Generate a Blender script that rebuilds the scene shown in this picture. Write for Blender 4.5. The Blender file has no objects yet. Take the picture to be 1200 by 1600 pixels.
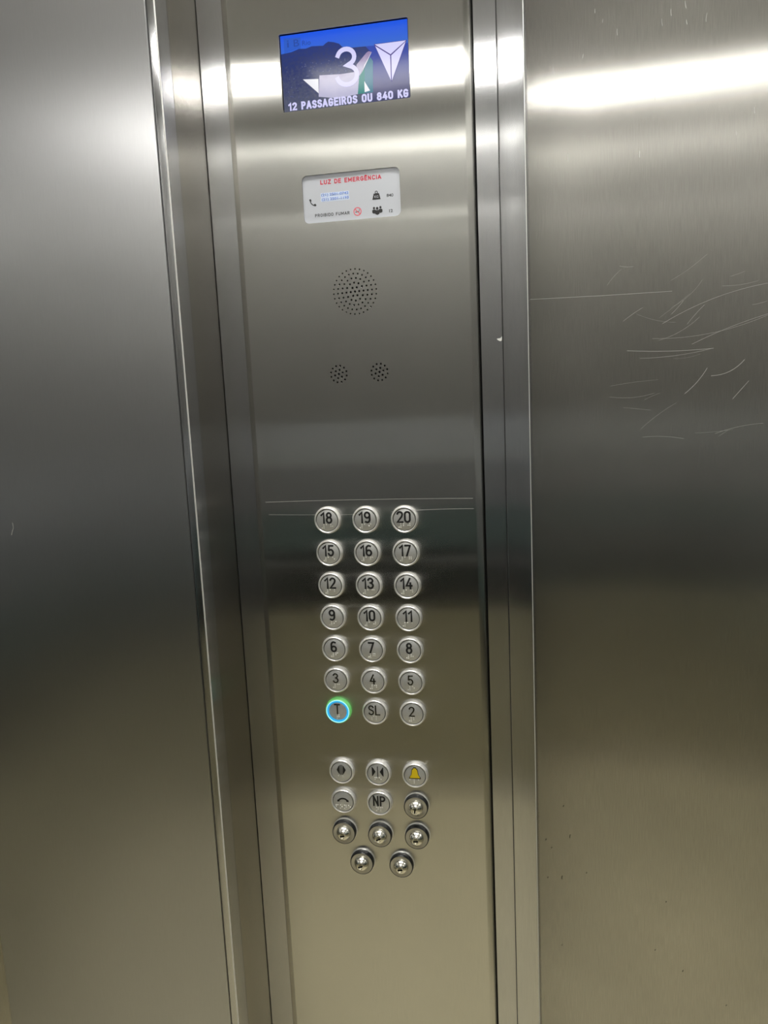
import bpy, bmesh, math, random
from mathutils import Vector, Matrix

random.seed(4)
scene = bpy.context.scene
col = scene.collection
Z0 = 1.35                       # height of the top row of floor buttons above the floor

# ------------------------------------------------------------------ camera
def make_camera():
    yaw, pitch, roll = 0.20434, 0.15664, -0.04561
    fwd = Vector((-math.sin(yaw)*math.cos(pitch), math.cos(yaw)*math.cos(pitch), -math.sin(pitch)))
    right = Vector((math.cos(yaw), math.sin(yaw), 0))
    up = right.cross(fwd)
    r2 = right*math.cos(roll) + up*math.sin(roll)
    u2 = up*math.cos(roll) - right*math.sin(roll)
    m = Matrix((r2, u2, -fwd)).transposed().to_4x4()
    m.translation = Vector((0.20772, -0.89801, 0.15334 + Z0))
    cd = bpy.data.cameras.new('camera')
    cd.sensor_fit = 'VERTICAL'; cd.sensor_height = 36.0
    cd.lens = 36.0*1248.9/1600.0
    cd.clip_start = 0.01; cd.clip_end = 50
    c = bpy.data.objects.new('camera', cd); col.objects.link(c)
    c.matrix_world = m
    scene.camera = c
make_camera()

# ------------------------------------------------------------------ world, exposure
w = bpy.data.worlds.new('world'); scene.world = w
w.use_nodes = True
w.node_tree.nodes['Background'].inputs[0].default_value = (0.02, 0.02, 0.02, 1)
vs = scene.view_settings
vs.view_transform = 'Standard'; vs.look = 'None'; vs.gamma = 1.0; vs.use_curve_mapping = False
vs.exposure = 0.0
scene.cycles.max_bounces = 10
scene.cycles.glossy_bounces = 6
scene.cycles.diffuse_bounces = 4
scene.cycles.use_denoising = True
scene.cycles.sample_clamp_indirect = 6.0

LAMP = 25.0                      # radiance of the two ceiling light panels

# ------------------------------------------------------------------ materials
MATS = {}
def new_mat(name):
    m = bpy.data.materials.new(name); m.use_nodes = True
    nt = m.node_tree; nt.nodes.clear()
    out = nt.nodes.new('ShaderNodeOutputMaterial')
    MATS[name] = m
    return m, nt, out
def N(nt, t, **kw):
    n = nt.nodes.new(t)
    for k, v in kw.items():
        setattr(n, k, v)
    return n
def principled(name, color, rough=.5, metal=0., spec=.5, coat=0., emit=None, estr=0., noise=None):
    m, nt, out = new_mat(name)
    p = N(nt, 'ShaderNodeBsdfPrincipled')
    p.inputs['Base Color'].default_value = (*color, 1)
    p.inputs['Roughness'].default_value = rough
    p.inputs['Metallic'].default_value = metal
    p.inputs['Specular IOR Level'].default_value = spec
    p.inputs['Coat Weight'].default_value = coat
    if emit:
        p.inputs['Emission Color'].default_value = (*emit, 1)
        p.inputs['Emission Strength'].default_value = estr
    if noise:                    # gentle speckle of the surface colour
        sc, amt = noise
        tc = N(nt, 'ShaderNodeTexCoord'); nz = N(nt, 'ShaderNodeTexNoise')
        nz.inputs['Scale'].default_value = sc; nz.inputs['Detail'].default_value = 4
        nt.links.new(tc.outputs['Object'], nz.inputs['Vector'])
        r = N(nt, 'ShaderNodeMapRange')
        r.inputs['From Min'].default_value = .3; r.inputs['From Max'].default_value = .7
        r.inputs['To Min'].default_value = 1-amt; r.inputs['To Max'].default_value = 1+amt
        nt.links.new(nz.outputs['Fac'], r.inputs['Value'])
        mx = N(nt, 'ShaderNodeVectorMath', operation='SCALE')
        mx.inputs[0].default_value = color
        nt.links.new(r.outputs['Result'], mx.inputs['Scale'])
        nt.links.new(mx.outputs['Vector'], p.inputs['Base Color'])
    nt.links.new(p.outputs['BSDF'], out.inputs['Surface'])
    return m

def steel(name, color, a_v, a_h, haze=.2, haze_r=.45, grain=.06, diffuse=.05, smudge=.05, smudge_scale=3.0):
    """Brushed stainless steel with vertical grain: reflections are drawn out sideways.
    a_v / a_h = microfacet widths along and across the grain."""
    m, nt, out = new_mat(name)
    tc = N(nt, 'ShaderNodeTexCoord')
    mp = N(nt, 'ShaderNodeMapping')
    mp.inputs['Scale'].default_value = (1000, 1000, 45)
    nt.links.new(tc.outputs['Object'], mp.inputs['Vector'])
    g = N(nt, 'ShaderNodeTexNoise'); g.inputs['Scale'].default_value = 1; g.inputs['Detail'].default_value = 3
    nt.links.new(mp.outputs['Vector'], g.inputs['Vector'])
    s = N(nt, 'ShaderNodeTexNoise'); s.inputs['Scale'].default_value = smudge_scale; s.inputs['Detail'].default_value = 5
    nt.links.new(tc.outputs['Object'], s.inputs['Vector'])
    def rng(src, lo, hi):
        r = N(nt, 'ShaderNodeMapRange')
        r.inputs['From Min'].default_value = .3; r.inputs['From Max'].default_value = .7
        r.inputs['To Min'].default_value = lo; r.inputs['To Max'].default_value = hi
        nt.links.new(src.outputs['Fac'], r.inputs['Value']); return r
    rg = rng(g, 1-grain, 1+grain); rs = rng(s, 1-smudge, 1+smudge)
    mul = N(nt, 'ShaderNodeMath', operation='MULTIPLY')
    nt.links.new(rg.outputs['Result'], mul.inputs[0]); nt.links.new(rs.outputs['Result'], mul.inputs[1])
    cs = N(nt, 'ShaderNodeVectorMath', operation='SCALE'); cs.inputs[0].default_value = color
    nt.links.new(mul.outputs['Value'], cs.inputs['Scale'])
    bump = N(nt, 'ShaderNodeBump'); bump.inputs['Strength'].default_value = .12
    bump.inputs['Distance'].default_value = .0002
    nt.links.new(g.outputs['Fac'], bump.inputs['Height'])
    tan = N(nt, 'ShaderNodeCombineXYZ'); tan.inputs['Z'].default_value = 1
    a = N(nt, 'ShaderNodeBsdfAnisotropic', distribution='GGX')
    geo = math.sqrt(a_v*a_h)
    a.inputs['Roughness'].default_value = math.sqrt(geo)
    a.inputs['Anisotropy'].default_value = 1 - a_v/geo
    h = N(nt, 'ShaderNodeBsdfAnisotropic', distribution='GGX')
    h.inputs['Roughness'].default_value = haze_r
    h.inputs['Anisotropy'].default_value = .35
    d = N(nt, 'ShaderNodeBsdfDiffuse')
    for b in (a, h):
        nt.links.new(cs.outputs['Vector'], b.inputs['Color'])
        nt.links.new(tan.outputs['Vector'], b.inputs['Tangent'])
        nt.links.new(bump.outputs['Normal'], b.inputs['Normal'])
    nt.links.new(cs.outputs['Vector'], d.inputs['Color'])
    m1 = N(nt, 'ShaderNodeMixShader'); m1.inputs[0].default_value = haze
    nt.links.new(a.outputs[0], m1.inputs[1]); nt.links.new(h.outputs[0], m1.inputs[2])
    m2 = N(nt, 'ShaderNodeMixShader'); m2.inputs[0].default_value = diffuse
    nt.links.new(m1.outputs[0], m2.inputs[1]); nt.links.new(d.outputs[0], m2.inputs[2])
    nt.links.new(m2.outputs[0], out.inputs['Surface'])
    return m

ST = (0.655, 0.645, 0.615)
steel('steel_panel', ST, .0045, .24, haze=.06, haze_r=.35, grain=.03, diffuse=.015)
steel('steel_frame', (0.60, 0.60, 0.61), .007, .20, haze=.1, haze_r=.35, grain=.04, diffuse=.02)
steel('steel_return', (0.54, 0.52, 0.48), .010, .16, haze=.06, haze_r=.3, grain=.08, diffuse=.01)
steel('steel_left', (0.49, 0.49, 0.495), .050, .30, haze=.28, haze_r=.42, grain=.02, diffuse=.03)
steel('steel_right', (0.615, 0.595, 0.555), .012, .42, haze=.15, haze_r=.40, grain=.085, diffuse=.035, smudge=.08, smudge_scale=5)
steel('steel_cabin', (0.50, 0.49, 0.46), .03, .25, haze=.4, grain=.03, diffuse=.15)
def satin(name, color, mirror, mirror_color, rough=.05, sheen=0., sheen_rough=.6):
    m, nt, out = new_mat(name)
    d = N(nt, 'ShaderNodeBsdfDiffuse'); d.inputs['Color'].default_value = (*color, 1)
    g = N(nt, 'ShaderNodeBsdfAnisotropic', distribution='GGX')
    g.inputs['Color'].default_value = (*mirror_color, 1); g.inputs['Roughness'].default_value = rough
    h = N(nt, 'ShaderNodeBsdfAnisotropic', distribution='GGX')
    h.inputs['Color'].default_value = (*mirror_color, 1); h.inputs['Roughness'].default_value = sheen_rough
    m0 = N(nt, 'ShaderNodeMixShader'); m0.inputs[0].default_value = sheen
    nt.links.new(d.outputs[0], m0.inputs[1]); nt.links.new(h.outputs[0], m0.inputs[2])
    mx = N(nt, 'ShaderNodeMixShader'); mx.inputs[0].default_value = mirror
    nt.links.new(m0.outputs[0], mx.inputs[1]); nt.links.new(g.outputs[0], mx.inputs[2])
    nt.links.new(mx.outputs[0], out.inputs['Surface'])
satin('upper_reflection_band', (.09, .09, .087), .16, (.86, .865, .835), .06, .36, .34)  # tones of the unseen wall bands, chosen for what the steel reflects
satin('pale_reflection_band', (.255, .27, .28), .06, (.8, .8, .8), .25)
satin('middle_reflection_band', (.145, .152, .16), .06, (.8, .8, .8), .25)
satin('green_reflection_band', (.055, .090, .088), .06, (.6, .8, .75), .25)
satin('dark_reflection_band', (.010, .010, .010), .02, (.8, .8, .8), .25)
satin('lower_reflection_band', (.30, .285, .195), .12, (.8, .75, .6), .35)
principled('edge_highlight', (0.86, 0.85, 0.82), .35, .45)  # pale colour standing in for the highlight along rounded edges
principled('chrome', (0.93, 0.91, 0.84), .22, 1.0)
principled('bezel_steel', (0.95, 0.94, 0.91), .30, .65)
principled('cap_steel', (0.60, 0.60, 0.585), .42, .55, noise=(900, .05))
principled('key_face', (0.58, 0.56, 0.50), .36, .8)
principled('black_paint', (0.012, 0.012, 0.012), .45)
principled('dark_engraving', (0.10, 0.10, 0.09), .16, 1.0)
principled('black_rubber', (0.012, 0.013, 0.014), .32, 0, .6)
principled('black_void', (0.004, 0.004, 0.004), .8, 0, .1)
principled('dark_gap', (0.015, 0.015, 0.014), .6)
principled('braille_steel', (0.92, 0.92, 0.88), .4, .4)
principled('bell_yellow', (0.85, 0.62, 0.01), .4)
principled('floor_vinyl', (0.82, 0.75, 0.52), .45, noise=(60, .12))
principled('ceiling_white', (0.62, 0.62, 0.60), .6)
principled('wainscot_dark', (0.035, 0.035, 0.033), .35)
principled('lamp_diffuser', (0.9, 0.9, 0.9), .5, emit=(1.0, .985, .945), estr=LAMP)
principled('scratch_pale', (0.66, 0.66, 0.63), .5, .5)
principled('speck_dark', (0.05, 0.045, 0.03), .7)
principled('chip_white', (0.86, 0.86, 0.82), .6)
principled('cyan_light', (0.0, 0.2, 0.3), .3, emit=(0.02, .34, .72), estr=1.0)
principled('pale_light', (0.2, 0.4, 0.4), .3, emit=(0.35, .85, .95), estr=.9)
principled('green_light', (0.15, 0.4, 0.15), .3, emit=(0.10, .50, .10), estr=.5)
principled('window_plastic', (0.50, 0.515, 0.55), .12, coat=.3, emit=(.8, .83, .92), estr=.08)
principled('print_red', (0.62, 0.02, 0.05), .5)
principled('print_pink', (0.75, 0.10, 0.14), .5)
principled('print_blue', (0.12, 0.24, 0.68), .5)
principled('print_pale_blue', (0.62, 0.70, 0.86), .5)
principled('print_black', (0.02, 0.02, 0.02), .5)
# pictures on the lit display: pure light plus a faint sheen
def screen_mat(name, c, s=1.0):
    return principled(name, (0.01, 0.01, 0.01), .08, spec=.12, emit=c, estr=s)
def screen_gradient(name, stops, z_lo, z_hi, noise=0.0, nscale=120):
    m, nt, out = new_mat(name)
    tc = N(nt, 'ShaderNodeTexCoord'); sp = N(nt, 'ShaderNodeSeparateXYZ')
    nt.links.new(tc.outputs['Object'], sp.inputs[0])
    r = N(nt, 'ShaderNodeMapRange')
    r.inputs['From Min'].default_value = z_lo; r.inputs['From Max'].default_value = z_hi
    nt.links.new(sp.outputs['Z'], r.inputs['Value'])
    val = r.outputs['Result']
    if noise:
        nz = N(nt, 'ShaderNodeTexNoise'); nz.inputs['Scale'].default_value = nscale; nz.inputs['Detail'].default_value = 4
        nt.links.new(tc.outputs['Object'], nz.inputs['Vector'])
        ma = N(nt, 'ShaderNodeMath', operation='MULTIPLY_ADD')
        ma.inputs[1].default_value = noise; ma.inputs[2].default_value = -noise/2
        nt.links.new(nz.outputs['Fac'], ma.inputs[0])
        ad = N(nt, 'ShaderNodeMath', operation='ADD')
        nt.links.new(val, ad.inputs[0]); nt.links.new(ma.outputs[0], ad.inputs[1]); val = ad.outputs[0]
    cr = N(nt, 'ShaderNodeValToRGB')
    el = cr.color_ramp.elements
    el[0].position, el[0].color = stops[0][0], (*stops[0][1], 1)
    el[1].position, el[1].color = stops[-1][0], (*stops[-1][1], 1)
    for p_, c_ in stops[1:-1]:
        e = el.new(p_); e.color = (*c_, 1)
    nt.links.new(val, cr.inputs[0])
    p = N(nt, 'ShaderNodeBsdfPrincipled')
    p.inputs['Base Color'].default_value = (.01, .01, .01, 1); p.inputs['Roughness'].default_value = .08; p.inputs['Specular IOR Level'].default_value = .12
    nt.links.new(cr.outputs['Color'], p.inputs['Emission Color']); p.inputs['Emission Strength'].default_value = 1
    nt.links.new(p.outputs[0], out.inputs['Surface'])
screen_gradient('screen_sky', [(0, (.05, .14, .50)), (.35, (.03, .13, .62)), (1, (.012, .09, .80))], .008, .040, .12, 60)
screen_gradient('screen_city', [(0, (.09, .10, .15)), (.4, (.05, .06, .14)), (.7, (.022, .035, .14)), (1, (.012, .03, .18))], -.040, .027, .9, 330)
screen_gradient('screen_sea', [(0, (.04, .045, .12)), (.28, (.13, .13, .25)), (.7, (.02, .04, .28)), (1, (.02, .06, .42))], -.040, .018, .1, 80)
screen_gradient('screen_beach', [(0, (.45, .44, .62)), (.5, (.55, .52, .66)), (1, (.30, .22, .40))], -.030, .012, .5, 130)
screen_mat('screen_white', (.66, .64, .95))
screen_mat('screen_pale', (.85, .85, .90))
screen_mat('screen_green', (.02, .22, .20))
screen_mat('screen_teal', (.06, .20, .28))
screen_mat('screen_specks', (.085, .10, .22))
screen_mat('screen_logo', (.02, .10, .55))
screen_mat('screen_logo_dark', (.015, .06, .34))
screen_mat('screen_line', (.05, .03, .22))
principled('screen_black', (.004, .004, .008), .1)

# ------------------------------------------------------------------ mesh helpers
def link(o, parent=None):
    col.objects.link(o)
    if parent is not None:
        o.parent = parent
    return o
def from_me(name, me, mat, parent=None, loc=(0, 0, 0)):
    if mat and not me.materials:
        me.materials.append(MATS[mat])
    o = bpy.data.objects.new(name, me)
    o.location = loc
    return link(o, parent)
def from_bm(name, bm, mat, parent=None, loc=(0, 0, 0), smooth=False, stand=False):
    """stand=True: the shape was drawn in its own x-y plane with z towards the viewer."""
    if stand:
        bmesh.ops.transform(bm, matrix=Matrix.Rotation(math.pi/2, 4, 'X'), verts=bm.verts)
    me = bpy.data.meshes.new(name)
    bm.normal_update()
    bm.to_mesh(me); bm.free()
    if smooth:
        me.polygons.foreach_set('use_smooth', [True]*len(me.polygons))
        me.set_sharp_from_angle(angle=math.radians(40))
    return from_me(name, me, mat, parent, loc)
def tag(o, label=None, cat=None, group=None, kind=None):
    for k, v in (('label', label), ('category', cat), ('group', group), ('kind', kind)):
        if v:
            o[k] = v
    return o
def empty(name, loc):
    o = bpy.data.objects.new(name, None); o.location = loc; o.empty_display_size = .05
    return link(o)
def add_box(bm, x0, x1, y0, y1, z0, z1, bevel=0, seg=2, edges=None):
    r = bmesh.ops.create_cube(bm, size=1)
    vs_ = r['verts']
    bmesh.ops.scale(bm, vec=(x1-x0, y1-y0, z1-z0), verts=vs_)
    bmesh.ops.translate(bm, vec=((x0+x1)/2, (y0+y1)/2, (z0+z1)/2), verts=vs_)
    if bevel:
        es = {e for v in vs_ for e in v.link_edges}
        if edges == 'z':
            es = {e for e in es if abs((e.verts[0].co-e.verts[1].co).z) > 1e-6}
        bmesh.ops.bevel(bm, geom=list(es), offset=bevel, segments=seg, affect='EDGES', profile=.5)
def box(name, mat, x0, x1, y0, y1, z0, z1, parent=None, bevel=0, seg=3, edges=None, loc=None):
    bm = bmesh.new(); add_box(bm, x0, x1, y0, y1, z0, z1, bevel, seg, edges)
    o = from_bm(name, bm, mat, parent, smooth=bool(bevel))
    return o
def lathe_bm(profile, n=40, bm=None, cx=0, cy=0, cz=0):
    """profile of (radius, z); revolved about local z."""
    bm = bm or bmesh.new()
    rings = []
    for r, z in profile:
        if r < 1e-7:
            rings.append([bm.verts.new((cx, cy, cz+z))])
        else:
            rings.append([bm.verts.new((cx+r*math.cos(2*math.pi*k/n), cy+r*math.sin(2*math.pi*k/n), cz+z)) for k in range(n)])
    for a, b in zip(rings, rings[1:]):
        for k in range(n):
            k2 = (k+1) % n
            if len(a) == 1 and len(b) == 1:
                continue
            if len(a) == 1:
                f = (a[0], b[k], b[k2])
            elif len(b) == 1:
                f = (a[k], a[k2], b[0])
            else:
                f = (a[k], a[k2], b[k2], b[k])
            bm.faces.new(f)
    bmesh.ops.recalc_face_normals(bm, faces=bm.faces)
    return bm
def prism(bm, pts, z0, z1):
    lo = [bm.verts.new((x, y, z0)) for x, y in pts]
    hi = [bm.verts.new((x, y, z1)) for x, y in pts]
    fs = [bm.faces.new(hi), bm.faces.new(lo[::-1])]
    for k in range(len(pts)):
        k2 = (k+1) % len(pts)
        fs.append(bm.faces.new((lo[k], lo[k2], hi[k2], hi[k])))
    bmesh.ops.recalc_face_normals(bm, faces=fs)
def stroke(bm, pts, wd, z0, z1, closed=False, rnd=True):
    """a stroke of constant width along a polyline, with a domed back"""
    P = [Vector(p) for p in pts]
    n = len(P)
    rows = []
    prof = [(-1, 0), (-.8, .7), (-.35, 1), (.35, 1), (.8, .7), (1, 0)] if rnd else [(-1, 0), (-1, 1), (1, 1), (1, 0)]
    for i in range(n):
        a = P[i-1] if (i > 0 or closed) else P[i]
        b = P[(i+1) % n] if (i < n-1 or closed) else P[i]
        d1 = (P[i]-a); d2 = (b-P[i])
        d1 = d1.normalized() if d1.length > 1e-9 else d2.normalized()
        d2 = d2.normalized() if d2.length > 1e-9 else d1
        n1 = Vector((-d1.y, d1.x)); n2 = Vector((-d2.y, d2.x))
        m = (n1+n2)
        m = m.normalized() if m.length > 1e-6 else n1
        k = min(1.6, 1/max(.4, m.dot(n1)))
        ext = Vector((0, 0))
        if not closed and i == 0: ext = -d2*wd*.4
        if not closed and i == n-1: ext = d1*wd*.4
        rows.append([bm.verts.new((P[i].x+ext.x+m.x*u*wd/2*k, P[i].y+ext.y+m.y*u*wd/2*k, z0+(z1-z0)*v)) for u, v in prof])
    fs = []
    for i in range(n if closed else n-1):
        A, B = rows[i], rows[(i+1) % n]
        for k in range(len(prof)-1):
            fs.append(bm.faces.new((A[k], A[k+1], B[k+1], B[k])))
    if not closed:
        fs.append(bm.faces.new(rows[0])); fs.append(bm.faces.new(rows[-1][::-1]))
    bmesh.ops.recalc_face_normals(bm, faces=fs)
def text_mesh(body, x0, x1, y0, y1, offset=0., depth=.00012, shear=0., space=1.0):
    """flat lettering fitted into the box x0..x1, y0..y1 (metres)"""
    cu = bpy.data.curves.new('lettering', 'FONT')
    cu.body = body; cu.size = 1; cu.extrude = 0; cu.offset = offset; cu.resolution_u = 5; cu.shear = shear; cu.space_character = space
    o = bpy.data.objects.new('lettering', cu); col.objects.link(o)
    dg = bpy.context.evaluated_depsgraph_get()
    me = bpy.data.meshes.new_from_object(o.evaluated_get(dg))
    bpy.data.objects.remove(o); bpy.data.curves.remove(cu)
    bm = bmesh.new(); bm.from_mesh(me); bpy.data.meshes.remove(me)
    xs = [v.co.x for v in bm.verts]; ys = [v.co.y for v in bm.verts]
    a, b, c, d = min(xs), max(xs), min(ys), max(ys)
    for v in bm.verts:
        v.co = (x0+(v.co.x-a)/(b-a)*(x1-x0), y0+(v.co.y-c)/(d-c)*(y1-y0), 0)
    for f in bm.faces:
        if f.normal.z < 0: f.normal_flip()
    r = bmesh.ops.extrude_face_region(bm, geom=bm.faces[:])
    bmesh.ops.translate(bm, vec=(0, 0, depth), verts=[g for g in r['geom'] if isinstance(g, bmesh.types.BMVert)])
    bmesh.ops.recalc_face_normals(bm, faces=bm.faces)
    return bm
def plate_with_holes(outer, holes, thick):
    """flat plate drawn in x-y; every hole is a polygon that really goes through it; front at z=0"""
    cu = bpy.data.curves.new('outline', 'CURVE'); cu.dimensions = '2D'; cu.fill_mode = 'BOTH'
    cu.extrude = thick/2
    for poly in [outer]+holes:
        s = cu.splines.new('POLY'); s.points.add(len(poly)-1); s.use_cyclic_u = True
        for p_, (x, y) in zip(s.points, poly):
            p_.co = (x, y, 0, 1)
    o = bpy.data.objects.new('outline', cu); col.objects.link(o)
    dg = bpy.context.evaluated_depsgraph_get()
    me = bpy.data.meshes.new_from_object(o.evaluated_get(dg))
    bpy.data.objects.remove(o); bpy.data.curves.remove(cu)
    bm = bmesh.new(); bm.from_mesh(me); bpy.data.meshes.remove(me)
    bmesh.ops.translate(bm, vec=(0, 0, -thick/2), verts=bm.verts)
    bmesh.ops.remove_doubles(bm, verts=bm.verts, dist=1e-7)
    bmesh.ops.recalc_face_normals(bm, faces=bm.faces)
    return bm
def circle(cx, cy, r, n=14):
    return [(cx+r*math.cos(2*math.pi*k/n), cy+r*math.sin(2*math.pi*k/n)) for k in range(n)]
def rrect(cx, cy, w_, h_, r, n=5):
    pts = []
    for sx, sy, a0 in ((1, 1, 0), (-1, 1, 90), (-1, -1, 180), (1, -1, 270)):
        for k in range(n+1):
            a = math.radians(a0+90*k/n)
            pts.append((cx+sx*(w_/2-r)+r*math.cos(a), cy+sy*(h_/2-r)+r*math.sin(a)))
    return pts

# ------------------------------------------------------------------ the cabin (setting)
YL0 = -.10
YR = .160                      # the right wall lies well behind the face of the control column
X0, X1, YB, HC = -1.10, .95, -1.81, 2.38
def struct(o):
    o['kind'] = 'structure'; return o
struct(box('floor', 'floor_vinyl', X0-.1, X1+.1, YB-.1, YR+.05, -.05, 0))
struct(box('ceiling', 'ceiling_white', X0-.1, X1+.1, YB-.1, YR+.05, HC, HC+.05))
wb = struct(box('wall_back', 'steel_cabin', X0, X1, YB-.04, YB, 0, HC))
ws = struct(box('wall_side', 'steel_cabin', X0-.04, X0, YB, .05, 0, HC))
we = struct(box('wall_end', 'steel_cabin', X1, X1+.04, YB, YR, 0, HC))
REFLECTION_BANDS = (('upper_reflection_band', 'upper_reflection_band', 1.39, HC-.01), ('middle_reflection_band', 'pale_reflection_band', 1.24, 1.388), ('middle_reflection_band', 'middle_reflection_band', 1.08, 1.238), ('middle_reflection_band', 'green_reflection_band', .94, 1.078), ('middle_reflection_band', 'dark_reflection_band', .72, .938), ('lower_reflection_band', 'lower_reflection_band', .08, .715))  # bands added out of view to shape the reflections in the steel
for nm, mt, za, zb in REFLECTION_BANDS:
    box(nm, mt, X0+.012, X1-.012, YB, YB+.008, za, zb, wb)
    box(nm, mt, X0, X0+.008, YB+.012, YL0, za, zb, ws)
    box(nm, mt, X1-.008, X1, YB+.012, .0, za, zb, we)

# left wall: a broad steel panel standing forward of the control column, with a folded edge
YL = -.095
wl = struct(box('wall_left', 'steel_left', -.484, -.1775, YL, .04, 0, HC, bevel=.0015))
box('edge_strip', 'steel_frame', -.1765, -.168, YL, YL+.03, 0, HC, wl, bevel=.0013, edges='z')
box('return_face', 'steel_return', -.1770, -.1682, YL+.0305, .012, 0, HC, wl)
bm = bmesh.new(); add_box(bm, -.1686, -.1671, YL-.0006, YL+.0012, 0, HC, .0006, 3, 'z')
from_bm('corner_highlight', bm, 'edge_highlight', wl, smooth=True)  # thin pale strip, the corner's highlight put into its colour
box('dark_seam', 'dark_gap', -.1776, -.1764, YL+.002, YL+.02, 0, HC, wl)
struct(box('wall_far_left', 'steel_return', X0, -.486, YL+.05, .05, 0, HC))

# trims either side of the control column
struct(box('trim_1', 'steel_frame', -.1672, -.1365, .010, .03, 0, HC))
t2 = struct(box('trim_2', 'steel_frame', .1385, .1617, .006, .03, 0, HC))
t3 = struct(box('trim_3', 'steel_frame', .1627, .1900, -.0005, YR-.0005, 0, HC, bevel=.0012, edges='z'))
box('corner_highlight', 'edge_highlight', .1896, .1902, -.0008, .0004, 0, HC, t3)  # painted highlight on the right corner of the trim
struct(box('gap_shade_sheet', 'dark_gap', -.1700, .1900, .024, .04, 0, HC))  # near-black sheet behind the column, its colour stands in for shade in the gaps
wr = struct(box('wall_right', 'steel_right', .1860, X1, YR, YR+.035, 0, HC))

wl['label'] = 'broad plain brushed steel wall panel left of the control panel'
wr['label'] = 'scratched brushed steel wall panel right of the control panel'
# ------------------------------------------------------------------ ceiling lights, rail
def ceiling_light(y0, y1, label):
    o = box('ceiling_light', 'lamp_diffuser', LX0, LX1, y0, y1, HC-.012, HC-.001)
    bm = bmesh.new()
    for a in ((LX0-.015, LX0, y0-.015, y1+.015), (LX1, LX1+.015, y0-.015, y1+.015), (LX0, LX1, y0-.015, y0), (LX0, LX1, y1, y1+.015)):
        add_box(bm, a[0], a[1], a[2], a[3], HC-.016, HC-.001)
    from_bm('frame', bm, 'bezel_steel', o)
    tag(o, label, 'light', 'ceiling light panels')
LX0, LX1 = -.42, .55
ceiling_light(-.31, -.14, 'long white ceiling light panel above the control column')
ceiling_light(-1.54, -1.37, 'long white ceiling light panel near the rear wall')
hr = empty('handrail', (0, YB, .90))
bm = bmesh.new()
bmesh.ops.create_cone(bm, segments=20, radius1=.018, radius2=.018, depth=1.5, cap_ends=True)
bmesh.ops.rotate(bm, matrix=Matrix.Rotation(math.pi/2, 3, 'Y'), verts=bm.verts)
bmesh.ops.translate(bm, vec=((X0+X1)/2, .055, 0), verts=bm.verts)
from_bm('rail', bm, 'wainscot_dark', hr, smooth=True)
for bx_ in (-.7, -.075, .55):
    bm = bmesh.new()
    bmesh.ops.create_cone(bm, segments=14, radius1=.009, radius2=.009, depth=.05, cap_ends=True)
    bmesh.ops.rotate(bm, matrix=Matrix.Rotation(math.pi/2, 3, 'X'), verts=bm.verts)
    bmesh.ops.translate(bm, vec=(bx_, .034, 0), verts=bm.verts)
    from_bm('bracket', bm, 'chrome', hr, smooth=True)
tag(hr, 'dark round handrail along the rear wall', 'handrail')

# ------------------------------------------------------------------ the control column
cp = empty('elevator_control_panel', (0, 0, 0))
tag(cp, 'tall brushed steel elevator control panel with display and rows of round buttons', 'control panel')
SC = (0.0, .4936+Z0, .1420, .0792)           # display centre x, z, width, height
WN = (0.0007, .3608+Z0, .1100, .0508)        # emergency light window
SPK = (-.0001, .2586+Z0)
MIC = [(-.0237, .1687+Z0), (.0237, .1687+Z0)]

def ring_holes(cx, cz, rings, pitch, r0, r1, rot):
    out = [circle(cx, cz, r0, 10)]
    for k in range(1, rings+1):
        for j in range(6*k):
            a = 2*math.pi*j/(6*k)+rot
            out.append(circle(cx+pitch*k*math.cos(a), cz+pitch*k*math.sin(a), r0+(r1-r0)*k/rings, 10))
    return out
PX = .1280
holes = [rrect(SC[0], SC[1], SC[2], SC[3], .002), rrect(WN[0], WN[1], WN[2], WN[3], .006)]
holes += ring_holes(SPK[0], SPK[1], 5, .0049, .00135, .0009, .05)
for mx_, mz_ in MIC:
    holes += ring_holes(mx_, mz_, 2, .0047, .00135, .00115, .3)
bm = plate_with_holes([(-PX, .0), (PX, .0), (PX, HC), (-PX, HC)], holes, .0016)
# rolled side edges of the cover
for s in (-1, 1):
    prev = None
    for ox, oz in ((0, 0), (.0006, -.0001), (.0014, -.0004), (.0060, -.0024), (.0070, -.0032), (.0077, -.0046), (.0080, -.0066)):
        x, z = s*(PX+ox), oz
        cur = (bm.verts.new((x, 0, z)), bm.verts.new((x, HC, z)))
        if prev:
            f = bm.faces.new((prev[0], cur[0], cur[1], prev[1]))
            f.smooth = True
            f.normal_update()
            if f.normal.dot(Vector((s*.5, 0, 1))) < 0: f.normal_flip()
        prev = cur
    end = (bm.verts.new((prev[0].co.x, 0, -.022)), bm.verts.new((prev[0].co.x, HC, -.022)))
    f = bm.faces.new((prev[0], end[0], end[1], prev[1])); f.normal_update()
    if f.normal.x*s < 0: f.normal_flip()
bmesh.ops.transform(bm, matrix=Matrix.Rotation(math.pi/2, 4, 'X'), verts=bm.verts)
me = bpy.data.meshes.new('face_plate'); bm.to_mesh(me); bm.free()
from_me('face_plate', me, 'steel_panel', cp)

def sub(name, bm, mat, parent, x=0, z=0, y=0, smooth=False):
    return from_bm(name, bm, mat, parent, (x, y, z), smooth, stand=True)

# speakers: dark cloth behind the drilled holes
def disc(r, z0, z1, n=32):
    return lathe_bm([(0, z1), (r, z1), (r, z0), (0, z0)], n)
tag(sub('speaker', disc(.028, -.004, -.0022), 'black_void', cp, SPK[0], SPK[1]), 'large round speaker grille of drilled holes')
tag(sub('microphone', disc(.0125, -.004, -.0022), 'black_void', cp, *MIC[0]), 'left small round grille of drilled holes')
tag(sub('microphone', disc(.0125, -.004, -.0022), 'black_void', cp, *MIC[1]), 'right small round grille of drilled holes')

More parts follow.
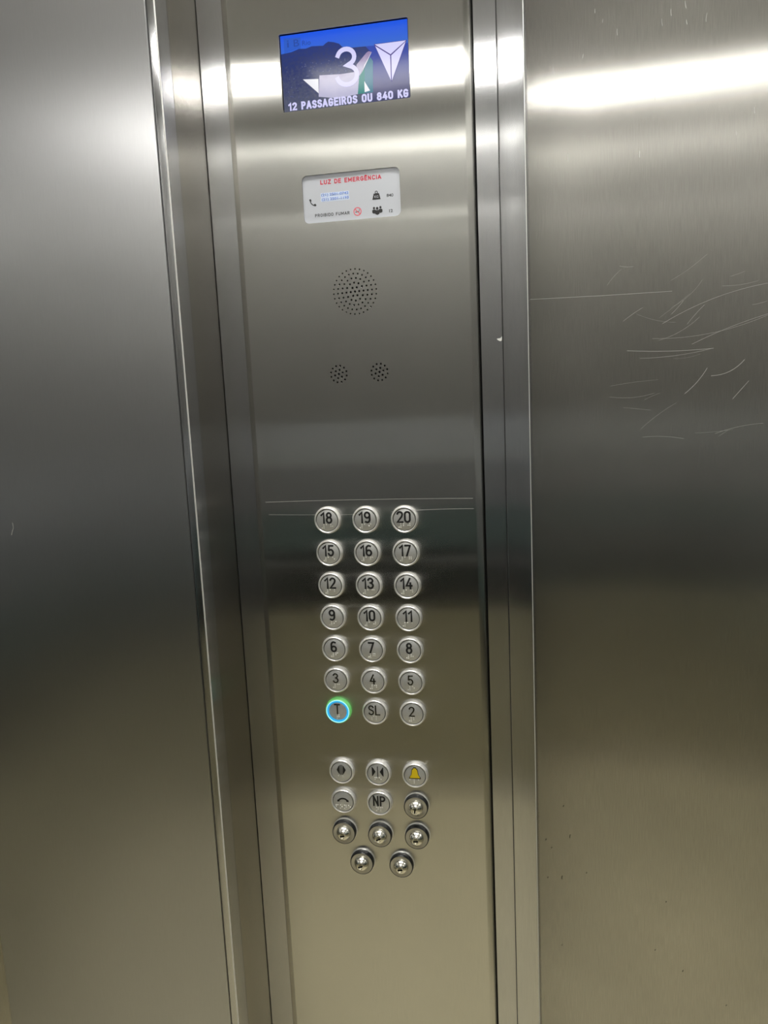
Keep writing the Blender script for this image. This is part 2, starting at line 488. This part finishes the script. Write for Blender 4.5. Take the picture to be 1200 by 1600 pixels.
def arc(cx, cy, rx, ry, a0, a1, n=10):
    return [(cx+rx*math.cos(math.radians(a0+(a1-a0)*k/n)), cy+ry*math.sin(math.radians(a0+(a1-a0)*k/n))) for k in range(n+1)]
# narrow engraved characters in a box 1 high and about .5 wide
GL = {
 '0': ([arc(.22, .74, .20, .24, 0, 180, 10)+arc(.22, .26, .20, .24, 180, 360, 10)+[(.42, .74)]], .44),
 '1': ([[(.02, .76), (.22, .98), (.22, 0)]], .26),
 '2': ([arc(.22, .75, .20, .23, 165, -25, 10)+[(.36, .52), (.02, .02), (.44, .02)]], .44),
 '3': ([arc(.21, .76, .19, .22, 160, -80, 10)+[(.20, .54)]+arc(.21, .27, .21, .25, 80, -160, 12)], .42),
 '4': ([[(.30, .98), (.02, .28), (.46, .28)], [(.34, .55), (.34, 0)]], .46),
 '5': ([[(.40, .98), (.08, .98), (.05, .56)]+arc(.21, .31, .20, .29, 130, -160, 14)], .44),
 '6': ([[(.36, .92)]+arc(.24, .70, .22, .28, 90, 180, 6)+[(.02, .30)]+arc(.22, .28, .20, .26, 180, 540, 18)], .44),
 '7': ([[(.02, .98), (.42, .98), (.14, 0)]], .42),
 '8': ([arc(.22, .75, .17, .22, -90, 270, 16), arc(.22, .27, .20, .26, 90, 450, 18)], .44),
 '9': ([[(.08, .08)]+arc(.20, .30, .22, .28, -90, 0, 6)+[(.42, .70)]+arc(.22, .72, .20, .26, 0, 360, 18)], .44),
 'T': ([[(.0, .98), (.44, .98)], [(.22, .98), (.22, 0)]], .44),
 'S': ([arc(.22, .75, .19, .23, 20, 220, 10)+arc(.22, .26, .20, .25, 40, -160, 10)], .42),
 'L': ([[(.04, 1), (.04, .02), (.40, .02)]], .40),
 'N': ([[(.03, 0), (.03, 1)], [(.03, 1), (.40, 0)], [(.40, 0), (.40, 1)]], .44),
 'P': ([[(.03, 0), (.03, .98), (.22, .98)]+arc(.22, .74, .18, .24, 90, -90, 8)+[(.03, .50)]], .42),
 'A': ([[(.0, 0), (.24, 1)], [(.24, 1), (.48, 0)], [(.10, .30), (.38, .30)]], .48),
 'B': ([[(.03, 0), (.03, 1), (.22, 1)]+arc(.22, .76, .17, .24, 90, -90, 8)+[(.03, .52)], [(.03, .52), (.22, .52)]+arc(.22, .26, .20, .26, 90, -90, 8)+[(.03, 0)]], .44),
 'C': ([arc(.24, .74, .20, .25, 20, 180, 9)+arc(.24, .26, .20, .25, 180, 340, 9)], .46),
 'D': ([[(.03, 0), (.03, 1), (.20, 1)]+arc(.20, .72, .22, .28, 90, 0, 7)+arc(.20, .28, .22, .28, 0, -90, 7)+[(.03, 0)]], .44),
 'E': ([[(.40, 1), (.03, 1), (.03, 0), (.40, 0)], [(.03, .52), (.36, .52)]], .40),
 '\u00ca': ([[(.40, 1), (.03, 1), (.03, 0), (.40, 0)], [(.03, .52), (.36, .52)], [(.06, 1.16), (.20, 1.30), (.34, 1.16)]], .40),
 'F': ([[(.38, 1), (.03, 1), (.03, 0)], [(.03, .52), (.34, .52)]], .38),
 'G': ([arc(.24, .74, .20, .25, 20, 180, 9)+arc(.24, .26, .20, .25, 180, 360, 9)+[(.44, .46), (.26, .46)]], .46),
 'I': ([[(.03, 0), (.03, 1)]], .06),
 'K': ([[(.03, 0), (.03, 1)], [(.42, 1), (.05, .46)], [(.16, .60), (.44, 0)]], .44),
 'M': ([[(.03, 0), (.03, 1)], [(.03, 1), (.28, .25)], [(.28, .25), (.53, 1)], [(.53, 1), (.53, 0)]], .56),
 'O': ([arc(.23, .74, .20, .25, 0, 180, 9)+arc(.23, .26, .20, .25, 180, 360, 9)+[(.43, .74)]], .46),
 'R': ([[(.03, 0), (.03, 1), (.22, 1)]+arc(.22, .75, .18, .25, 90, -90, 8)+[(.03, .50)], [(.22, .50), (.42, 0)]], .44),
 'U': ([[(.03, 1), (.03, .26)]+arc(.23, .24, .20, .24, 180, 360, 10)+[(.43, 1)]], .46),
 'Z': ([[(.02, 1), (.42, 1)], [(.42, 1), (.02, 0)], [(.02, 0), (.44, 0)]], .44),
 ' ': ([], .22),
}
def lettering_bm(body, x0, x1, y0, y1, wd, gap, depth=.0001):
    """stroke-drawn capitals fitted into a box, cap height y0..y1"""
    bm = bmesh.new()
    h = y1-y0-wd
    tot = sum(GL[c][1] for c in body)+gap*(len(body)-1)
    k = (x1-x0-wd)/tot
    x = x0+wd/2
    n = 0
    for c in body:
        for pl in GL[c][0]:
            n += 1
            stroke(bm, [(x+px*k, y0+wd/2+py*h) for px, py in pl], wd, 0, depth*(1+.1*(n % 2)), rnd=False)
        x += (GL[c][1]+gap)*k
    return bm

# ---- display
mm = .001
def P(l):
    return [(x*mm, y*mm) for x, y in l]
def flat(name, mat, pts, parent, z0, z1):
    bm = bmesh.new(); prism(bm, P(pts), z0, z1)
    return sub(name, bm, mat, parent)
bm = bmesh.new(); prism(bm, rrect(0, 0, .1416, .0788, .0018), -.0040, -.0026)
disp = sub('display', bm, 'screen_black', cp, SC[0], SC[1])
tag(disp, 'lit blue floor display showing a 3 and a down arrow')
SX, SZ = 70.0, 38.8
zz = -.0026
flat('sky_image', 'screen_sky', [(-SX, 12), (SX, 12), (SX, SZ), (-SX, SZ)], disp, zz, zz+.0001)
flat('sea_image', 'screen_sea', [(0, -SZ), (SX, -SZ), (SX, 15.5), (30.9, 17.2), (10, 17.9), (0, 18)], disp, zz+.0001, zz+.0002)
flat('hill_image', 'screen_city', [(-SX, -SZ), (22, -SZ), (22, -5), (30, 11), (24, 17.4), (10, 17.9), (-1.2, 19.8), (-4.5, 23.4), (-10, 25.6), (-16.4, 27), (-19.5, 25.6), (-22.3, 23.6), (-35.1, 24.6), (-42, 23), (-49.5, 23.7), (-58, 21.5), (-SX, 20.5)], disp, zz+.0002, zz+.0003)
bm = bmesh.new()
for _ in range(110):
    cx_ = random.uniform(-66, 8); cy_ = random.uniform(-30, 10-abs(cx_+30)*.05)
    w_, h_ = random.uniform(.5, 1.6), random.uniform(.4, 1.2)
    prism(bm, P([(cx_, cy_), (cx_+w_, cy_-.1), (cx_+w_, cy_+h_), (cx_, cy_+h_)]), zz+.0003, zz+.00034)
tag(sub('city_image', bm, 'screen_specks', disp), kind='stuff')
flat('beach_image', 'screen_beach', [(30.6, 11), (27.5, 12.2), (25.1, 11.2), (13.3, .3), (13.5, -6.5), (-4.1, -7), (-28.2, -5.5), (-30.3, -27), (-8, -31), (13.4, -29), (15.5, -14), (18.4, -8), (22, -1)], disp, zz+.0003, zz+.0004)
flat('sea_foam_image', 'screen_pale', [(30.6, 11), (22, -1), (18.4, -9), (20.2, -5), (29, 9)], disp, zz+.0004, zz+.0005)
flat('water_image', 'screen_green', [(15.5, -11), (18.8, -8), (22.1, -4), (21, -29), (13.2, -29)], disp, zz+.0003, zz+.0004)
flat('water_image', 'screen_teal', [(22, -4), (26, 3), (28.9, 6), (31.5, 2), (30.1, -29), (21.2, -29)], disp, zz+.0003, zz+.0004)
flat('screen_glare', 'screen_pale', [(-47, -7.5), (-29.5, -9), (-30.1, -23.5)], disp, zz+.0004, zz+.0005)  # white reflection on the screen, drawn as a glowing shape
flat('screen_glare', 'screen_pale', [(21.2, -17), (27, -27), (21, -28)], disp, zz+.0004, zz+.0005)  # second painted screen reflection
flat('logo_image', 'screen_logo', [(-66, 36), (-47, 34.8), (-47.5, 23.5), (-52, 24), (-66, 21)], disp, zz+.0003, zz+.0004)
for x0_, x1_, ch in ((-62.5, -60.5, 'i'), (-55, -49, 'B'), (-45.5, -36, 'Rio')):
    sub('logo_lettering', text_mesh(ch, x0_*mm, x1_*mm, 26.5*mm, 33.5*mm if ch != 'Rio' else 31.2*mm), 'screen_logo_dark', disp, y=-(zz+.0004))
three = arc(2.2, 9.2, 9.2, 8.0, 165, -70, 14) + [(2.0, .8)] + arc(2.6, -8.9, 11.0, 9.4, 70, -165, 16)
bm = bmesh.new(); stroke(bm, P(three), .0046, zz+.0005, zz+.0009, rnd=False)
sub('floor_digit', bm, 'screen_white', disp)
for t in ([(34.4, 17.8), (67.9, 17.8), (50.9, 6.3)], [(34.7, 16.3), (50.4, 5.2), (50.2, -19.4)], [(67.5, 16.6), (51.6, 5.0), (51.3, -19.7)]):
    flat('arrow_facet', 'screen_white', t, disp, zz+.0005, zz+.0008)
flat('arrow_outline', 'screen_line', [(33.4, 18.3), (68.9, 18.3), (50.9, -21)], disp, zz+.0003, zz+.0005)
sub('caption', lettering_bm('12 PASSAGEIROS OU 840 KG', -.0654, .0686, -.0383, -.0297, .00195, .26), 'screen_white', disp, y=-(zz+.0008))

# ---- emergency light window
bm = bmesh.new(); prism(bm, rrect(0, 0, .1098, .0506, .0059), -.0034, -.0018)
win = sub('emergency_light_window', bm, 'window_plastic', cp, WN[0], WN[1])
tag(win, 'white printed plastic emergency light window with phone numbers')
wz = .0018                                      # y of its printed face
def wtext(name, body, x0, x1, y0, y1, mat, off=0.):
    sub(name, text_mesh(body, x0*mm, x1*mm, y0*mm, y1*mm, off), mat, win, y=wz)
sub('heading', lettering_bm('LUZ DE EMERG\u00caNCIA', -.0346, .0345, .0148, .0196, .00098, .24), 'print_red', win, y=wz)
for z in (1.4, -3.2):
    bm = bmesh.new(); prism(bm, rrect(-18.6*mm, (z+2.1)*mm, .0325, .0046, .001), 0, .00006)
    sub('number_tint', bm, 'print_pale_blue', win, y=wz)
sub('phone_number', text_mesh('(21) 2501-0742', -.0340, -.0030, .0017, .0053, .012), 'print_blue', win, y=wz-.0001)
sub('phone_number', text_mesh('(21) 2501-1193', -.0336, -.0030, -.0030, .0006, .012), 'print_blue', win, y=wz-.0001)
sub('notice', lettering_bm('PROIBIDO FUMAR', -.0425, -.0027, -.0190, -.0156, .00055, .22), 'print_black', win, y=wz)
wtext('load_figure', '840', 39.6, 47.0, -4.4, -1.3, 'print_black', .01)
wtext('passenger_figure', '12', 41.6, 45.6, -20.7, -17.5, 'print_black', .01)
bm = bmesh.new()
stroke(bm, P([(-46.8, -.6)] + arc(-40.5, -.2, 6.6, 6.6, 190, 258, 8) + [(-41.0, -6.6)]), .0010, 0, .0001, rnd=False)
prism(bm, P([(-48.2, .2), (-46.4, .9), (-45.4, -1.4), (-47.2, -2.4)]), 0, .00012)
prism(bm, P([(-43.4, -5.2), (-41.4, -4.6), (-40, -6.2), (-41.4, -7.5)]), 0, .00012)
sub('handset_symbol', bm, 'print_black', win, y=wz)
nsx, nsz = 6.2, -16.8
bm = bmesh.new()
stroke(bm, P(arc(nsx, nsz, 4.1, 4.1, 0, 337.5, 15)), .0009, 0, .0001, closed=True, rnd=False)
stroke(bm, P([(nsx-2.8, nsz+2.8), (nsx+2.8, nsz-2.8)]), .0009, 0, .00012, rnd=False)
sub('no_smoking_ring', bm, 'print_pink', win, y=wz)
bm = bmesh.new(); prism(bm, P([(nsx-2.6, nsz-1), (nsx+1.9, nsz-.5), (nsx+1.9, nsz+.2), (nsx-2.6, nsz-.3)]), 0, .00007)
stroke(bm, P([(nsx+1.4, nsz+.8), (nsx+2.4, nsz+1.3), (nsx+2, nsz+2.2)]), .0004, 0, .00007, rnd=False)
sub('cigarette_symbol', bm, 'print_black', win, y=wz)
bm = bmesh.new()
prism(bm, P([(23.5, -6.1), (32.7, -6.1), (31.2, .3), (25.2, .3)]), 0, .0001)
stroke(bm, P(arc(28.2, 1.3, 1.3, 1.3, 0, 330, 11)), .0008, 0, .0001, closed=True, rnd=False)
wsym = sub('weight_symbol', bm, 'print_black', win, y=wz)
sub('weight_lettering', text_mesh('KG', 26.0*mm, 30.4*mm, -4.4*mm, -1.9*mm), 'window_plastic', win, y=wz-.0001)
bm = bmesh.new()
for cx_, cz_, s_ in ((24.9, -14.9, .85), (32.1, -14.6, .85), (28.4, -15.4, 1.0)):
    prism(bm, P(arc(cx_, cz_, 1.45*s_, 1.6*s_, 0, 330, 11)), 0, .0001)
    prism(bm, P([(cx_-2.4*s_, cz_-5.8*s_), (cx_-2.6*s_, cz_-3*s_), (cx_-1.5*s_, cz_-1.8*s_), (cx_+1.5*s_, cz_-1.8*s_), (cx_+2.6*s_, cz_-3*s_), (cx_+2.4*s_, cz_-5.8*s_), (cx_, cz_-7.0*s_)]), 0, .0001)
sub('people_symbol', bm, 'print_black', win, y=wz)

# ---- push buttons
ring_me = cap_me = None
RING = [(.0161, -.0005), (.0161, .0014), (.0159, .0034), (.0155, .0050), (.0148, .0058), (.0141, .0059), (.0136, .0054), (.0134, .0044), (.0134, .0005)]
CAP = [(0, .0053), (.0121, .0053), (.0126, .0050), (.0127, .0040), (.0127, -.0004)]
def lathe_mesh(name, prof, n=48):
    bm = lathe_bm(prof, n)
    bmesh.ops.transform(bm, matrix=Matrix.Rotation(math.pi/2, 4, 'X'), verts=bm.verts)
    me = bpy.data.meshes.new(name); bm.to_mesh(me); bm.free()
    me.polygons.foreach_set('use_smooth', [True]*len(me.polygons))
    me.set_sharp_from_angle(angle=math.radians(32))
    return me
ring_me = lathe_mesh('button', RING); ring_me.materials.append(MATS['bezel_steel'])
cap_me = lathe_mesh('cap', CAP); cap_me.materials.append(MATS['cap_steel'])
gap_me = lathe_mesh('gap_shade_ring', [(.0125, .0036), (.0136, .0036)], 48); gap_me.materials.append(MATS['black_paint'])  # black ring painting the shade in the gap around the cap

def glyph_bm(word, h, cx, cy, wd):
    bm = bmesh.new()
    tot = sum(GL[c][1] for c in word)+.17*(len(word)-1)
    x = -tot/2
    for c in word:
        for pl in GL[c][0]:
            stroke(bm, [((x+px)*h*1.18+cx, py*h+cy) for px, py in pl], wd, .0053, .0058)
        x += GL[c][1]+.17
    return bm
BR = {'#': (3, 4, 5, 6), '1': (1,), '2': (1, 2), '3': (1, 4), '4': (1, 4, 5), '5': (1, 5), '6': (1, 2, 4), '7': (1, 2, 4, 5), '8': (1, 2, 5), '9': (2, 4), '0': (2, 4, 5),
      't': (2, 3, 4, 5), 's': (2, 3, 4), 'l': (1, 2, 3), 'n': (1, 3, 4, 5), 'p': (1, 2, 3, 4), 'a': (1,), 'b': (1, 2), 'f': (1, 2, 4), 'e': (1, 5), 'o': (1, 3, 5)}
def braille_bm(s, cy=-.0068):
    bm = bmesh.new()
    dp, cw = .0021, .0053
    x0 = -((len(s)-1)*cw+dp)/2
    for i, c in enumerate(s):
        for d in BR[c]:
            x = x0+i*cw+(dp if d > 3 else 0); y = cy+dp-dp*((d-1) % 3)
            lathe_bm([(0, .0062), (.00045, .00605), (.0008, .0052)], 8, bm, x, y, 0)
    return bm
def icon_open():
    bm = bmesh.new()
    for s in (-1, 1):
        prism(bm, [(s*.0020, .0092), (s*.0020, -.0030), (s*.0034, -.0014), (s*.0058, .0031), (s*.0034, .0076)], .0052, .0056)
        prism(bm, [(s*.0004, .0096), (s*.0004, -.0034), (s*.0014, -.0034), (s*.0014, .0096)], .0052, .0056)
    return bm
def icon_close():
    bm = bmesh.new()
    for s in (-1, 1):
        prism(bm, [(s*.0072, .0092), (s*.0072, -.0030), (s*.0062, -.0024), (s*.0026, .0031), (s*.0062, .0086)], .0052, .0056)
    prism(bm, [(-.0005, .0100), (-.0005, -.0040), (.0005, -.0040), (.0005, .0100)], .0052, .0056)
    return bm
def bell_pts(k):
    half = [(0, .0072), (.0013, .0072), (.0016, .0062), (.0028, .0055), (.0033, .0035), (.0037, .0005), (.0056, -.0020), (.0058, -.0032)]
    pts = half+[(-x, y) for x, y in half[::-1] if x > 0]
    c = Vector((0, .0018))
    return [(p_[0]*k*1.12, .0036+(p_[1]-c.y)*k*1.28) for p_ in pts]
def icon_phone():
    bm = bmesh.new()
    stroke(bm, arc(0, -.0010, .0064, .0052, 152, 28, 10), .0020, .0052, .0056, rnd=False)
    for s in (-1, 1):
        prism(bm, [(s*.0070, .0024), (s*.0040, .0028), (s*.0044, .0002), (s*.0074, -.0002)], .0052, .00562)
    return bm

def button(x, z, symbol, bm, mat, braille, label, lit=False):
    if lit:
        me = ring_me.copy(); me.materials.clear(); me.materials.append(MATS['green_light'])
    else:
        me = ring_me
    b = from_me('button', me, None, cp, (x, 0, z+Z0))
    b['label'] = label
    c = from_me('cap', cap_me, None, b)
    from_me('gap_shade_ring', gap_me, None, b)
    if bm:
        sub(symbol, bm, mat, b, smooth=True)
    if braille:
        sub('braille', braille_bm(braille), 'braille_steel', b, smooth=True)
    return b
PITCH = .03935
rows = [('18', '19', '20'), ('15', '16', '17'), ('12', '13', '14'), ('9', '10', '11'), ('6', '7', '8'), ('3', '4', '5'), ('T', 'SL', '2')]
for r_, row in enumerate(rows):
    for c_, t in enumerate(row):
        dark = r_ < 5
        br = ('#'+t) if t.isdigit() else t.lower()
        b = button((c_-1)*.046, -r_*PITCH, 'numeral', glyph_bm(t, .0122 if r_ < 5 else .0115, -.0006, -.0028, .0023 if dark else .0018),
                   'black_paint' if dark else 'dark_engraving', br,
                   ('round steel button numbered ' if t.isdigit() else 'round steel button lettered ')+t+(' with a glowing blue ring' if t == 'T' else ''), lit=(t == 'T'))
        if t == 'T':
            sub('glow_ring', lathe_bm([(.0113, .0052), (.0115, .0059), (.0128, .0061), (.0136, .0058), (.0136, .0030)], 48), 'cyan_light', b, smooth=True)
            sub('glow_rim', lathe_bm([(.0134, .0058), (.0137, .0066), (.0143, .0066), (.0146, .0058)], 48), 'pale_light', b, smooth=True)
ZR7, ZR8 = -.3154, -.3546
button(-.046, ZR7, 'open_symbol', icon_open(), 'black_paint', 'ab', 'round steel door open button with outward triangles')
button(0, ZR7, 'close_symbol', icon_close(), 'black_paint', 'fe', 'round steel door close button with inward triangles')
b = button(.046, ZR7, 'bell_outline', None, None, 'ala', 'round steel alarm button with a yellow bell')
bm = bmesh.new(); prism(bm, bell_pts(1.12), .0053, .0056); sub('bell_outline', bm, 'black_paint', b)
bm = bmesh.new(); prism(bm, bell_pts(.93), .0056, .0059); sub('bell_symbol', bm, 'bell_yellow', b)
button(-.046, ZR8, 'handset_symbol', icon_phone(), 'black_paint', 'fone', 'round steel intercom button with a black handset')
button(0, ZR8, 'lettering', glyph_bm('NP', .0118, 0, -.0022, .0022), 'black_paint', 'np', 'round steel button lettered NP')

# ---- key switches
KB = lathe_mesh('key_switch', [(.0158, -.0005), (.0158, .0010), (.0154, .0018), (.0148, .0020), (.0148, -.0004)]); KB.materials.append(MATS['bezel_steel'])
KC = lathe_mesh('collar', [(.0150, .0010), (.0151, .0030), (.0148, .0078), (.0143, .0086), (.0138, .0087), (.0136, .0082), (.0136, .0010)]); KC.materials.append(MATS['black_rubber'])
KF = lathe_mesh('face', [(0, .0078), (.0088, .0078), (.0105, .0080), (.0128, .0085), (.0136, .0084), (.0137, .0070)]); KF.materials.append(MATS['key_face'])
KD = lathe_mesh('lock_barrel', [(0, .0160), (.0030, .0156), (.0056, .0145), (.0076, .0127), (.0089, .0105), (.0096, .0088), (.0098, .0076)]); KD.materials.append(MATS['chrome'])
KR = lathe_mesh('keyway_ring', [(.0032, .0152), (.0034, .0161), (.0043, .0160), (.0046, .0148)], 32); KR.materials.append(MATS['chrome'])
def key_switch(x, z, ang, label):
    k = from_me('key_switch', KB, None, cp, (x, 0, z+Z0)); k['label'] = label
    from_me('collar', KC, None, k); from_me('face', KF, None, k)
    d = from_me('lock_barrel', KD, None, k); from_me('keyway_ring', KR, None, k)
    bm = bmesh.new()
    prism(bm, [(-.0030, -.0005), (-.0012, -.0011), (0, -.0006), (.0012, -.0011), (.0030, -.0005), (.0030, .0005), (.0010, .0010), (-.0030, .0005)], .0150, .0163)
    bmesh.ops.rotate(bm, matrix=Matrix.Rotation(math.radians(ang), 3, 'Z'), verts=bm.verts)
    sub('keyhole', bm, 'black_void', k)
for x, z, a, l in ((.046, -.3554, 80, 'key switch directly under the alarm bell button'), (-.0465, -.3952, 10, 'key switch directly under the intercom button'),
                   (-.0008, -.3962, 20, 'key switch directly under the NP button'), (.0455, -.3954, 0, 'key switch at the right end of the row of three'),
                   (-.0255, -.4348, 15, 'left key switch of the lowest pair'), (.0245, -.4350, 5, 'right key switch of the lowest pair')):
    key_switch(x, z, a, l)

# ------------------------------------------------------------------ wear: scratches, chips, specks
def scratches(name, lst, parent, y, mat='scratch_pale'):
    bm = bmesh.new()
    for pts, wd in lst:
        stroke(bm, [(x, z+Z0) for x, z in pts], wd, 0, .00012, rnd=False)
    o = sub(name, bm, mat, parent, y=y)
    o['kind'] = 'stuff'
def curve_pts(a, b, bow, n=8):
    a, b = Vector(a), Vector(b); d = b-a; nrm = Vector((-d.y, d.x))
    return [tuple(a+d*t+nrm*bow*4*t*(1-t)) for t in [k/n for k in range(n+1)]]
scratches('scratch_marks', [(curve_pts((-.1222, .0222), (.1250, .0228), .004), .0003),
                            (curve_pts((-.1190, .0072), (.0, .0062), -.004), .0002),
                            (curve_pts((.03, .0085), (.1255, .0110), .01), .0003)], cp, 0)
sl = [([(.1906, .239), (.2676, .2381), (.3394, .238)], .0005),
      (curve_pts((.3074, .1699), (.3787, .1762), -.03), .0004), (curve_pts((.2941, .1787), (.3818, .1767), -.02), .0006),
      (curve_pts((.3536, .1304), (.3758, .1564), -.05), .0006), (curve_pts((.3800, .1480), (.4127, .1633), -.12), .0007),
      (curve_pts((.4020, .1229), (.4174, .141), 0), .0005), (curve_pts((.33, .205), (.4333, .2400), .05), .0004),
      (curve_pts((.36, .182), (.46, .215), .03), .0004), (curve_pts((.32, .19), (.44, .21), -.06), .0003),
      (curve_pts((.29, .21), (.31, .223), .02), .0003), (curve_pts((.355, .203), (.372, .222), .02), .0003)]
for _ in range(26):
    x = random.uniform(.27, .46); z = random.uniform(.08, .27); a = random.uniform(-.3, .9); L = random.uniform(.01, .05)
    sl.append((curve_pts((x, z), (x+L*math.cos(a), z+L*math.sin(a)), random.uniform(-.08, .08)), random.uniform(.00012, .0003)))
for _ in range(26):
    x = random.uniform(.2, .45); z = random.uniform(.35, .62); L = random.uniform(.003, .008)
    sl.append((curve_pts((x, z), (x+random.uniform(-.001, .001), z+L), .05), random.uniform(.0003, .0006)))
KR_ = (.898+YR)/.913
def on_right(pts):
    return [(.2077+(x-.2077)*KR_, .1533+(z-.1533)*KR_) for x, z in pts]
scratches('scratch_marks', [(on_right(p_), w_*.6) for p_, w_ in sl], wr, YR)
sp = []
for x, z in ((.2070, -.41), (.2005, -.40), (.2290, -.395), (.2020, -.45), (.2180, -.54), (.2215, -.355), (.3280, -.535), (.36, -.56), (.41, -.60), (.2190, -.45), (.34, -.47), (.2480, -.44)):
    L = random.choice((.001, .0015, .004))
    sp.append((curve_pts((x, z), (x+.0006, z+L), .1, 3), .0009))
scratches('speck_marks', [(on_right(p_), w_) for p_, w_ in sp], wr, YR, 'speck_dark')
scratches('scratch_marks', [([(-.395, .017), (-.3945, .011), (-.3965, .007), (-.398, .003)], .0009)], wl, YL)
bm = bmesh.new()
prism(bm, [(.1555, .1985+Z0), (.1598, .1992+Z0), (.1612, .2010+Z0), (.1610, .1965+Z0), (.1595, .1955+Z0), (.1570, .1968+Z0)], 0, .0002)
sub('paint_chip', bm, 'chip_white', t2, y=.006)
